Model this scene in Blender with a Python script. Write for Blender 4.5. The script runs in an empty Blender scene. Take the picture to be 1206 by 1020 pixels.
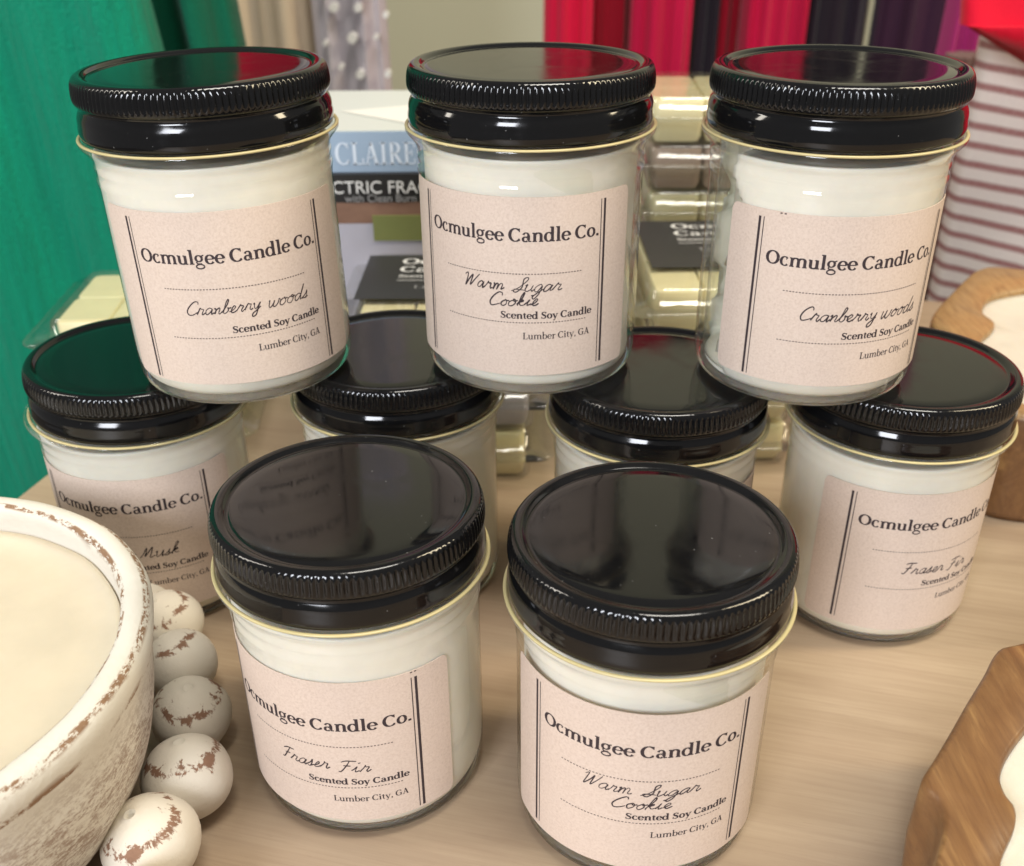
import bpy, math, random
from mathutils import Matrix, Vector, Euler
random.seed(7)
PI = math.pi
S = bpy.context.scene
COL = S.collection

# ------------------------------------------------------------------ camera
cam_d = bpy.data.cameras.new('camera')
cam = bpy.data.objects.new('camera', cam_d); COL.objects.link(cam)
cam_d.sensor_fit = 'HORIZONTAL'; cam_d.sensor_width = 36.0
cam_d.lens = 36.0 * 1245.21 / 1206.0
cam_d.shift_y = (578.66 - 510.0) / 1206.0
cam_d.clip_start = 0.01; cam_d.clip_end = 50
_p, _r = 0.54377, -0.00819
_f = Vector((0, math.cos(_p), -math.sin(_p))); _u = Vector((0, math.sin(_p), math.cos(_p))); _x = Vector((1, 0, 0))
_x2 = math.cos(_r) * _x + math.sin(_r) * _u; _u2 = -math.sin(_r) * _x + math.cos(_r) * _u
M3 = Matrix((_x2, _u2, -_f)).transposed()
cam.matrix_world = Matrix.Translation((0, 0, 0.24243)) @ M3.to_4x4()
cam_d.dof.use_dof = True; cam_d.dof.focus_distance = 0.290; cam_d.dof.aperture_fstop = 17.0
S.camera = cam

# ------------------------------------------------------------------ world, lamps, exposure
W = bpy.data.worlds.new('World'); S.world = W; W.use_nodes = True
bgn = W.node_tree.nodes['Background']
bgn.inputs[0].default_value = (0.95, 0.93, 0.90, 1); bgn.inputs[1].default_value = 0.22

def area(name, loc, target, sx, sy, power, col):
    l = bpy.data.lights.new(name, 'AREA'); l.shape = 'RECTANGLE'; l.size = sx; l.size_y = sy
    l.energy = power; l.color = col
    o = bpy.data.objects.new(name, l); COL.objects.link(o); o.location = loc
    o.rotation_euler = (Vector(target) - Vector(loc)).to_track_quat('-Z', 'Y').to_euler()
    return o
area('shop_window_light', (-0.62, -1.15, 0.80), (0, .3, .06), 0.50, 0.60, 28, (0.90, 0.93, 1.0))
area('ceiling_tube_light', (1.30, 0.25, 1.30), (0, .33, .05), 0.22, 1.1, 19, (1.0, 0.85, 0.58))
area('ceiling_panel_light', (-1.35, 0.25, 1.15), (0, .33, .05), 0.16, 0.9, 8, (1.0, 0.93, 0.82))
area('ceiling_light', (0.35, -0.15, 2.2), (0.1, .9, 0), 0.9, 0.5, 34, (1.0, 0.95, 0.85))
S.view_settings.view_transform = 'Standard'; S.view_settings.look = 'None'
S.view_settings.exposure = 0.0; S.view_settings.gamma = 1.0
S.view_settings.use_curve_mapping = False
S.render.engine = 'CYCLES'
S.cycles.max_bounces = 14; S.cycles.transmission_bounces = 12; S.cycles.transparent_max_bounces = 24
S.cycles.glossy_bounces = 6; S.cycles.diffuse_bounces = 5
S.cycles.caustics_refractive = True; S.cycles.caustics_reflective = True
S.cycles.use_denoising = True
S.cycles.sample_clamp_indirect = 6.0

# ------------------------------------------------------------------ node helpers
class NT:
    def __init__(s, name):
        s.m = bpy.data.materials.new(name); s.m.use_nodes = True
        s.t = s.m.node_tree; s.t.nodes.clear()
        s.out = s.n('ShaderNodeOutputMaterial')
    def n(s, typ, **kw):
        x = s.t.nodes.new(typ)
        for k, v in kw.items(): setattr(x, k, v)
        return x
    def set(s, node, **kw):
        for k, v in kw.items():
            i = node.inputs[k.replace('_', ' ')]
            if hasattr(v, 'links') or isinstance(v, bpy.types.NodeSocket): s.t.links.new(v, i)
            else: i.default_value = v
        return node
    def link(s, a, b): s.t.links.new(a, b)
    def bsdf(s, **kw):
        b = s.n('ShaderNodeBsdfPrincipled'); s.link(b.outputs[0], s.out.inputs[0])
        s.set(b, **kw); return b
    def coord(s, scale=(1, 1, 1), rot=(0, 0, 0), kind='Object'):
        tc = s.n('ShaderNodeTexCoord'); mp = s.n('ShaderNodeMapping')
        mp.inputs['Scale'].default_value = scale; mp.inputs['Rotation'].default_value = rot
        s.link(tc.outputs[kind], mp.inputs[0]); return mp.outputs[0]
    def noise(s, vec, scale, detail=4, rough=.55, dist=0):
        x = s.n('ShaderNodeTexNoise'); s.link(vec, x.inputs['Vector'])
        x.inputs['Scale'].default_value = scale; x.inputs['Detail'].default_value = detail
        x.inputs['Roughness'].default_value = rough; x.inputs['Distortion'].default_value = dist
        return x.outputs['Fac']
    def ramp(s, fac, stops, interp='LINEAR'):
        x = s.n('ShaderNodeValToRGB'); s.link(fac, x.inputs[0]); e = x.color_ramp.elements
        x.color_ramp.interpolation = interp
        while len(e) < len(stops): e.new(0.5)
        for k, (p, c) in zip(e, stops):
            k.position = p; k.color = (c[0], c[1], c[2], 1) if not isinstance(c, (int, float)) else (c, c, c, 1)
        return x.outputs[0]
    def math(s, op, a, b=0.0, c=None, clamp=False):
        x = s.n('ShaderNodeMath', operation=op, use_clamp=clamp)
        for i, v in enumerate((a, b) if c is None else (a, b, c)):
            if isinstance(v, (int, float)): x.inputs[i].default_value = v
            else: s.link(v, x.inputs[i])
        return x.outputs[0]
    def mix(s, fac, a, b, blend='MIX'):
        x = s.n('ShaderNodeMix', data_type='RGBA', blend_type=blend)
        for i, v in ((0, fac), (6, a), (7, b)):
            if isinstance(v, (int, float)): x.inputs[i].default_value = v
            elif isinstance(v, tuple): x.inputs[i].default_value = (v[0], v[1], v[2], 1)
            else: s.link(v, x.inputs[i])
        return x.outputs[2]
    def bump(s, h, strength, dist):
        x = s.n('ShaderNodeBump'); s.link(h, x.inputs['Height'])
        x.inputs['Strength'].default_value = strength; x.inputs['Distance'].default_value = dist
        return x.outputs[0]

def m_plain(name, col, rough=.5, spec=.5, **kw):
    t = NT(name); b = t.bsdf(Base_Color=(*col, 1), Roughness=rough); b.inputs['Specular IOR Level'].default_value = spec
    for k, v in kw.items(): b.inputs[k.replace('_', ' ')].default_value = v
    return t.m

def m_lid():
    t = NT('black_lid_enamel')
    v = t.coord()
    n = t.noise(v, 260, 4, .6)
    dust = t.noise(v, 900, 2, .5)
    b = t.bsdf(Base_Color=t.ramp(dust, [(.0, (.004, .004, .0045)), (.755, (.005, .005, .0055)), (.79, (.16, .16, .155))]),
               Roughness=t.math('ADD', t.ramp(n, [(.35, .06), (.75, .10)]), t.ramp(t.noise(v, 55, 3, .6, 1.0), [(.45, .0), (.72, .09)])))
    b.inputs['Specular IOR Level'].default_value = .45
    t.link(t.bump(t.noise(v, 45, 2, .5), .04, .0005), b.inputs['Normal'])
    return t.m

def m_glass():
    t = NT('clear_jar_glass')
    b = t.bsdf(Base_Color=(.965, .985, .965, 1), Roughness=.0, IOR=1.5)
    b.inputs['Transmission Weight'].default_value = 1.0
    v = t.coord((1, 1, .35))
    t.link(t.bump(t.noise(v, 60, 2, .4), .10, .0012), b.inputs['Normal'])
    return t.m

def thin_fresnel(t, ior):
    # the same reflectance from either side of the sheet (no total internal reflection in a thin wall)
    f = t.n('ShaderNodeFresnel'); g = t.n('ShaderNodeNewGeometry')
    t.link(t.math('ADD', ior, t.math('MULTIPLY', g.outputs['Backfacing'], 1 / ior - ior)), f.inputs['IOR'])
    return f

def m_thin_glass():
    t = NT('clear_jar_wall_glass')
    f = thin_fresnel(t, 1.48)
    tr = t.n('ShaderNodeBsdfTransparent'); tr.inputs[0].default_value = (.985, .99, .972, 1)
    g = t.n('ShaderNodeBsdfGlossy'); g.inputs['Roughness'].default_value = .03
    v = t.coord((1, 1, .35)); t.link(t.bump(t.noise(v, 60, 2, .4), .12, .0014), g.inputs['Normal'])
    m = t.n('ShaderNodeMixShader'); t.link(f.outputs[0], m.inputs[0])
    t.link(tr.outputs[0], m.inputs[1]); t.link(g.outputs[0], m.inputs[2]); t.link(m.outputs[0], t.out.inputs[0])
    return t.m

def m_wax(name, col, sss=.35):
    t = NT(name); v = t.coord()
    n = t.noise(v, 70, 4, .6)
    c = t.mix(t.ramp(n, [(.3, 0.0), (.75, 1.0)]), col, tuple(x * .90 for x in col))
    b = t.bsdf(Base_Color=c, Roughness=.42)
    b.inputs['Subsurface Weight'].default_value = sss
    b.inputs['Subsurface Radius'].default_value = (1, .75, .5); b.inputs['Subsurface Scale'].default_value = .004
    t.link(t.bump(t.noise(v, 120, 3, .5), .12, .0008), b.inputs['Normal'])
    return t.m

def m_paper():
    t = NT('kraft_label_paper'); v = t.coord()
    a = t.noise(v, 1500, 3, .7); bb = t.noise(v, 260, 3, .6)
    fib = t.noise(t.coord((1, 1, .25)), 2600, 2, .6)
    c = t.ramp(a, [(.30, (.60, .48, .395)), (.5, (.68, .555, .465)), (.72, (.73, .61, .52))])
    c = t.mix(t.ramp(bb, [(.35, 0.0), (.7, .22)]), c, (.67, .55, .48))
    c = t.mix(t.ramp(fib, [(.68, 0.0), (.80, .35)]), c, (.50, .38, .31))
    b = t.bsdf(Base_Color=c, Roughness=.62); b.inputs['Specular IOR Level'].default_value = .3
    t.link(t.bump(a, .15, .0002), b.inputs['Normal'])
    return t.m

def m_clear():
    t = NT('clear_plastic')
    f = thin_fresnel(t, 1.49)
    tr = t.n('ShaderNodeBsdfTransparent'); tr.inputs[0].default_value = (.975, .985, .98, 1)
    g = t.n('ShaderNodeBsdfGlossy'); g.inputs['Roughness'].default_value = .06
    df = t.n('ShaderNodeBsdfTranslucent'); df.inputs[0].default_value = (.8, .82, .8, 1)
    v = t.coord(); t.link(t.bump(t.noise(v, 90, 2, .5), .14, .002), g.inputs['Normal'])
    m0 = t.n('ShaderNodeMixShader'); m0.inputs[0].default_value = .06
    t.link(tr.outputs[0], m0.inputs[1]); t.link(df.outputs[0], m0.inputs[2])
    m = t.n('ShaderNodeMixShader')
    t.link(t.math('ADD', t.math('MULTIPLY', f.outputs[0], 1.3), .03, clamp=True), m.inputs[0])
    t.link(m0.outputs[0], m.inputs[1]); t.link(g.outputs[0], m.inputs[2]); t.link(m.outputs[0], t.out.inputs[0])
    return t.m

def m_table():
    t = NT('light_oak_laminate')
    v = t.coord((1.0, 9.0, 4.0)); v2 = t.coord((2.5, 75, 20))
    a = t.noise(v, 5.5, 5, .55, .6); f = t.noise(v2, 9, 5, .65); big = t.noise(t.coord((1, 2.2, 1)), 6, 2, .5)
    c = t.ramp(a, [(.28, (.30, .220, .147)), (.45, (.37, .280, .190)), (.60, (.415, .320, .220)), (.78, (.335, .252, .173))])
    c = t.mix(t.ramp(f, [(.42, 0.0), (.72, .34)]), c, (.25, .17, .115))
    pore = t.noise(t.coord((14, 320, 80)), 10, 3, .6)
    c = t.mix(t.ramp(pore, [(.66, 0.0), (.72, .40)]), c, (.17, .105, .065))
    c = t.mix(t.ramp(big, [(.4, 0.0), (.7, .30)]), c, (.32, .21, .16))
    b = t.bsdf(Base_Color=c, Roughness=t.ramp(f, [(.3, .34), (.7, .46)])); b.inputs['Specular IOR Level'].default_value = .45
    t.link(t.bump(f, .10, .0004), b.inputs['Normal'])
    return t.m

def m_brownwood(name='oiled_mango_wood', cols=None):
    t = NT(name)
    v = t.coord((5.5, 1.1, 3.0), (0, 0, .55))
    a = t.noise(v, 12, 5, .55, 1.6); f = t.noise(t.coord((60, 5, 30), (0, 0, .55)), 14, 4, .6)
    c = t.ramp(a, cols or [(.28, (.13, .060, .023)), (.44, (.185, .090, .035)), (.56, (.225, .115, .045)), (.66, (.33, .185, .072)), (.78, (.175, .084, .033))])
    c = t.mix(t.ramp(f, [(.45, 0.0), (.7, .5)]), c, (.12, .055, .025))
    b = t.bsdf(Base_Color=c, Roughness=.36); b.inputs['Specular IOR Level'].default_value = .45
    t.link(t.bump(f, .25, .0006), b.inputs['Normal'])
    return t.m

def m_chippy(name, white, r_lip=None, z_lip=None, bead=False):
    """chalky white paint over brown: worn through on the raised edges and in broken strokes"""
    t = NT(name)
    tc = t.n('ShaderNodeTexCoord'); sep = t.n('ShaderNodeSeparateXYZ'); t.link(tc.outputs['Object'], sep.inputs[0])
    X, Y, Z = sep.outputs
    r = t.math('SQRT', t.math('ADD', t.math('MULTIPLY', X, X), t.math('MULTIPLY', Y, Y)))
    v = t.coord()
    n1 = t.noise(t.coord((1, 1, .35)) if bead else v, 300 if bead else 95, 6, .7, .3); n2 = t.noise(v, 420, 4, .7)
    mott = t.noise(v, 30, 4, .6)
    base = t.mix(t.ramp(mott, [(.35, 0.0), (.7, .6)]), white, tuple(x * y for x, y in zip(white, (.86, .83, .80))))
    if bead:
        band = t.math('SUBTRACT', 1.0, t.math('DIVIDE', t.math('ABSOLUTE', t.math('SUBTRACT', t.math('DIVIDE', Z, .0128), .62)), .30), clamp=True)
        wear = t.math('ADD', t.math('MULTIPLY', band, .30), t.math('MULTIPLY', n1, 1.0))
        mask = t.ramp(wear, [(.735, 0.0), (.79, .95)])
        base = t.mix(mask, base, t.mix(n2, (.13, .060, .035), (.30, .16, .095)))
    else:
        ang = t.math('ARCTAN2', Y, X)
        cmb = t.n('ShaderNodeCombineXYZ'); t.link(t.math('MULTIPLY', ang, .085), cmb.inputs[0]); t.link(t.math('MULTIPLY', Z, 1.0), cmb.inputs[2]); t.link(r, cmb.inputs[1])
        mp = t.n('ShaderNodeMapping'); mp.inputs['Scale'].default_value = (.9, 2.2, 2.2); t.link(cmb.outputs[0], mp.inputs[0])
        st = t.noise(mp.outputs[0], 95, 6, .72, .4)
        st2 = t.noise(mp.outputs[0], 520, 6, .8)
        low = t.math('SUBTRACT', 1.0, t.math('DIVIDE', t.math('SUBTRACT', Z, .046), .016), clamp=True)  # brushed coarse body below the lip
        speck = t.math('ADD', t.math('MULTIPLY', st2, .62), t.math('MULTIPLY', st, .38))
        m1 = t.math('MULTIPLY', t.ramp(speck, [(.47, 0.0), (.55, .88)]), low)
        base = t.mix(m1, base, t.mix(n1, (.20, .125, .085), (.36, .28, .23)))
        for rr, w in ((r_lip[0], .0009), (r_lip[1], .0010)):
            band = t.math('SUBTRACT', 1.0, t.math('DIVIDE', t.math('ABSOLUTE', t.math('SUBTRACT', r, rr)), w), clamp=True)
            up = t.math('GREATER_THAN', Z, .0605)
            wear = t.math('MULTIPLY', t.math('MULTIPLY', band, up), t.ramp(t.math('ADD', t.math('MULTIPLY', st, .6), t.math('MULTIPLY', st2, .4)), [(.485, 0.0), (.525, 1.0)]))
            base = t.mix(t.math('MINIMUM', t.math('MULTIPLY', wear, 1.9), .95), base, t.mix(n2, (.14, .070, .035), (.30, .17, .085)))
    b = t.bsdf(Base_Color=base, Roughness=.72); b.inputs['Specular IOR Level'].default_value = .25
    t.link(t.bump(n2, .3, .0008), b.inputs['Normal'])
    return t.m

def m_cloth(name, col, col2=None, stretch=(1, 1, .12), sc=60, rough=.85, bump=.5, sheen=.1):
    t = NT(name); v = t.coord(stretch)
    n = t.noise(v, sc, 5, .65, .3); w = t.noise(t.coord((1, 1, .6)), 700, 2, .5)
    c2 = col2 or tuple(x * .72 for x in col)
    c = t.mix(t.ramp(n, [(.3, 0.0), (.7, 1.0)]), col, c2)
    b = t.bsdf(Base_Color=c, Roughness=rough); b.inputs['Specular IOR Level'].default_value = .2
    b.inputs['Sheen Weight'].default_value = sheen
    t.link(t.bump(t.math('ADD', n, t.math('MULTIPLY', w, .25)), bump, .004), b.inputs['Normal'])
    return t.m

def m_stripes():
    t = NT('white_red_striped_cotton')
    tc = t.n('ShaderNodeTexCoord'); sep = t.n('ShaderNodeSeparateXYZ'); t.link(tc.outputs['Object'], sep.inputs[0])
    k = t.math('ADD', sep.outputs[2], t.math('MULTIPLY', sep.outputs[0], .10))
    k = t.math('ADD', k, t.math('MULTIPLY', t.noise(t.coord(), 9, 2), .006))
    fr = t.math('FRACT', t.math('DIVIDE', k, .0122))
    n = t.noise(t.coord((1, 1, 1)), 500, 3)
    c = t.ramp(fr, [(.0, (.76, .68, .62)), (.48, (.76, .67, .61)), (.60, (.31, .125, .115)), (.84, (.30, .12, .11)), (.97, (.76, .68, .62))])
    c = t.mix(t.ramp(n, [(.3, .0), (.7, .2)]), c, (.6, .5, .5))
    b = t.bsdf(Base_Color=c, Roughness=.85)
    t.link(t.bump(n, .3, .002), b.inputs['Normal'])
    return t.m

MAT = dict(
    lid=m_lid(), glass=m_glass(), wall_glass=m_thin_glass(), wax=m_wax('soy_wax', (.86, .82, .725)), paper=m_paper(),
    ink=m_plain('brown_black_ink', (.045, .032, .036), .6, .3),
    ink2=m_plain('grey_dotted_ink', (.09, .065, .06), .6, .3),
    rim=m_plain('gold_lid_lining', (.52, .44, .22), .28, .5),
    clear=m_clear(), melt=m_wax('pale_yellow_melt', (.83, .74, .45), .25),
    melt_green=m_wax('olive_melt', (.20, .22, .075), .25),
    melt_lilac=m_wax('pale_lilac_melt', (.47, .45, .52), .25),
    melt_taupe=m_wax('taupe_melt', (.42, .31, .24), .25),
    blackpaper=m_plain('charcoal_label', (.028, .028, .030), .45), whiteink=m_plain('white_print', (.72, .72, .72), .6),
    greyink=m_plain('grey_print', (.30, .30, .31), .6),
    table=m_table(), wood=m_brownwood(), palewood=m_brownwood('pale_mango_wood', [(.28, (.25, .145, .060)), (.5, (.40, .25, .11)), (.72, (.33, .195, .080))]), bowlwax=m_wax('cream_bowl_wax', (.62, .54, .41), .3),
    woodwax=m_wax('ivory_wax', (.66, .62, .52), .3),
    chippy=m_chippy('chippy_white_paint', (.66, .63, .56), (.0738, .0800)),
    bead=m_chippy('chippy_white_bead', (.68, .63, .54), bead=True),
    twine=m_plain('jute_twine', (.30, .22, .14), .9),
    blue=m_plain('light_blue_carton', (.31, .41, .54), .4), bluelt=m_plain('pale_carton_top', (.60, .63, .60), .35),
    black=m_plain('black_carton', (.018, .017, .018), .4),
    white=m_plain('white_carton_print', (.78, .77, .72), .45),
    paleblue=m_plain('pale_blue_print', (.66, .74, .85), .5),
    photo=m_cloth('brown_carton_picture', (.16, .09, .065), (.30, .18, .13), (1, 1, 3), 14, .4, 0, 0),
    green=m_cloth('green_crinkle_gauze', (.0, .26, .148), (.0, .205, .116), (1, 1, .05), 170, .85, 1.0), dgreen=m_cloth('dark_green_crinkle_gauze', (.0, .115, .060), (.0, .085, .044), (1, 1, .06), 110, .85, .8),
    beige=m_cloth('beige_satin', (.74, .63, .50), (.56, .45, .33), (1, 1, .1), 14, .6, .3),
    lilac=m_cloth('lilac_tulle', (.62, .58, .64), (.52, .48, .55), (1, 1, .3), 20, .8, .3),
    sequin=m_plain('white_sequin', (.85, .85, .85), .3),
    red=m_cloth('red_jersey', (.70, .006, .055), (.58, .004, .040), (1, 1, .15), 7, .8, .2),
    dred=m_cloth('dark_red_jersey', (.33, .002, .016), (.24, .001, .010), (1, 1, .15), 7, .8, .2),
    crim=m_cloth('crimson_jersey', (.55, .004, .055), (.40, .003, .036), (1, 1, .15), 9, .8, .2),
    dark=m_cloth('black_jersey', (.020, .012, .022), (.012, .008, .013), (1, 1, .05), 14, .8, .2),
    plum=m_cloth('plum_jersey', (.045, .012, .035), (.025, .008, .02), (1, 1, .05), 14, .8, .2),
    pink=m_cloth('magenta_jersey', (.50, .03, .20), (.36, .02, .14), (1, 1, .05), 14, .8, .2),
    taupe=m_cloth('brown_jersey', (.16, .085, .07), (.10, .05, .045), (1, 1, .05), 14, .8, .2),
    scarlet=m_cloth('scarlet_felt', (.72, .004, .030), (.64, .004, .026), (1, 1, .3), 14, .8, .2),
    stripes=m_stripes(),
    wall=m_cloth('cream_green_wall_paint', (.60, .60, .46), (.55, .55, .42), (1, 1, 1), 1.2, .8, 0, 0),
    floor=m_plain('grey_floor', (.22, .19, .16), .6),
)

# ------------------------------------------------------------------ mesh helpers
class MB:
    def __init__(s): s.v = []; s.f = []; s.mi = []
    def quad(s, pts, mi=0):
        b = len(s.v); s.v += [tuple(p) for p in pts]; s.f.append(tuple(range(b, b + len(pts)))); s.mi.append(mi)
    def grid(s, rows, closed=False, mi=0, flip=False):
        b = len(s.v); n = len(rows[0])
        for r in rows: s.v += [tuple(p) for p in r]
        for i in range(len(rows) - 1):
            for j in range(n if closed else n - 1):
                k = (j + 1) % n
                q = (b + i * n + j, b + i * n + k, b + (i + 1) * n + k, b + (i + 1) * n + j)
                s.f.append(q[::-1] if flip else q); s.mi.append(mi)
    def cap(s, row, mi=0, flip=False):
        b = len(s.v); s.v += [tuple(p) for p in row]; q = tuple(range(b, b + len(row)))
        s.f.append(q[::-1] if flip else q); s.mi.append(mi)
    def box(s, x0, x1, y0, y1, z0, z1, mi=0):
        a = [(x0, y0), (x1, y0), (x1, y1), (x0, y1)]
        s.grid([[(x, y, z0) for x, y in a], [(x, y, z1) for x, y in a]], True, mi)
        s.cap([(x, y, z1) for x, y in a], mi); s.cap([(x, y, z0) for x, y in a], mi, True)
    def mesh(s, name, mats, smooth=True, weld=False):
        me = bpy.data.meshes.new(name); me.from_pydata(s.v, [], s.f)
        for m in mats: me.materials.append(m)
        me.polygons.foreach_set('material_index', s.mi)
        me.polygons.foreach_set('use_smooth', [smooth] * len(s.f))
        if weld:
            import bmesh
            bm = bmesh.new(); bm.from_mesh(me); bmesh.ops.remove_doubles(bm, verts=bm.verts, dist=1e-6); bmesh.ops.recalc_face_normals(bm, faces=bm.faces)
            bm.to_mesh(me); bm.free()
        me.update(); return me

def link(name, me, parent=None, loc=None, rot=None):
    o = bpy.data.objects.new(name, me); COL.objects.link(o)
    if parent: o.parent = parent
    if loc is not None: o.location = loc
    if rot is not None: o.rotation_euler = rot
    return o
def tag(o, label=None, cat=None, group=None, kind=None):
    if label: o['label'] = label
    if cat: o['category'] = cat
    if group: o['group'] = group
    if kind: o['kind'] = kind
    return o
def thing(name, loc, label, cat, group=None, rot=(0, 0, 0)):
    o = bpy.data.objects.new(name, None); COL.objects.link(o); o.location = loc; o.rotation_euler = rot
    o.empty_display_size = .01
    return tag(o, label, cat, group)
def bevel(o, w, seg=3, angle=35):
    b = o.modifiers.new('bevel', 'BEVEL'); b.width = w; b.segments = seg; b.limit_method = 'ANGLE'; b.angle_limit = math.radians(angle)
    b.harden_normals = False
    return o

def lathe(mb, prof, n=96, rad=None, mi=0):
    """closed of revolution; prof runs bottom -> outside -> top (points r, z in metres)"""
    rows = []
    for r, z in prof:
        row = []
        for j in range(n):
            a = 2 * PI * j / n
            rr = rad(r, z, a) if rad else r
            row.append((rr * math.cos(a), rr * math.sin(a), z))
        rows.append(row)
    mb.grid(rows, True, mi)

def smooth_prof(pts, k=4):
    out = []
    P = [pts[0]] + list(pts) + [pts[-1]]
    for i in range(1, len(P) - 2):
        for s in range(k):
            t = s / k; a, b, c, d = P[i - 1], P[i], P[i + 1], P[i + 2]
            out.append(tuple(.5 * ((2 * b[q]) + (c[q] - a[q]) * t + (2 * a[q] - 5 * b[q] + 4 * c[q] - d[q]) * t * t + (3 * b[q] - a[q] - 3 * c[q] + d[q]) * t ** 3) for q in range(len(b))))
    out.append(tuple(pts[-1])); return out
mm = lambda L: [(a / 1000, b / 1000) for a, b in L]

# ------------------------------------------------------------------ setting: table, wall, floor
TA = math.radians(-15.0)
tab = thing('display_table', (-.2166, .4034, 0), 'light tan wood grain table top under the candle jars', 'table', rot=(0, 0, TA))
mb = MB(); mb.box(0, 1.5, -1.0, .34, -.03, 0)
o = link('table_top', mb.mesh('table_top', [MAT['table']], False), tab); bevel(o, .0025)
mb = MB()
for x in (.05, 1.40):
    for y in (-.95, .27): mb.box(x, x + .05, y, y + .05, -.85, -.0305)
for k, (x, y) in enumerate(((.05, -.95), (.05, .27), (1.40, -.95), (1.40, .27))):
    q = MB(); q.box(x, x + .05, y, y + .05, -.85, -.0305); link('leg', q.mesh('table_leg', [MAT['table']], False), tab)
mb = MB(); mb.box(-3, 3, 1.9, 2.0, -.85, 1.9)
tag(link('wall', mb.mesh('wall', [MAT['wall']], False)), kind='structure')
mb = MB(); mb.box(-3, 3, -1.5, 1.9, -.9, -.852)
tag(link('floor', mb.mesh('floor', [MAT['floor']], False)), kind='structure')

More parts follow.
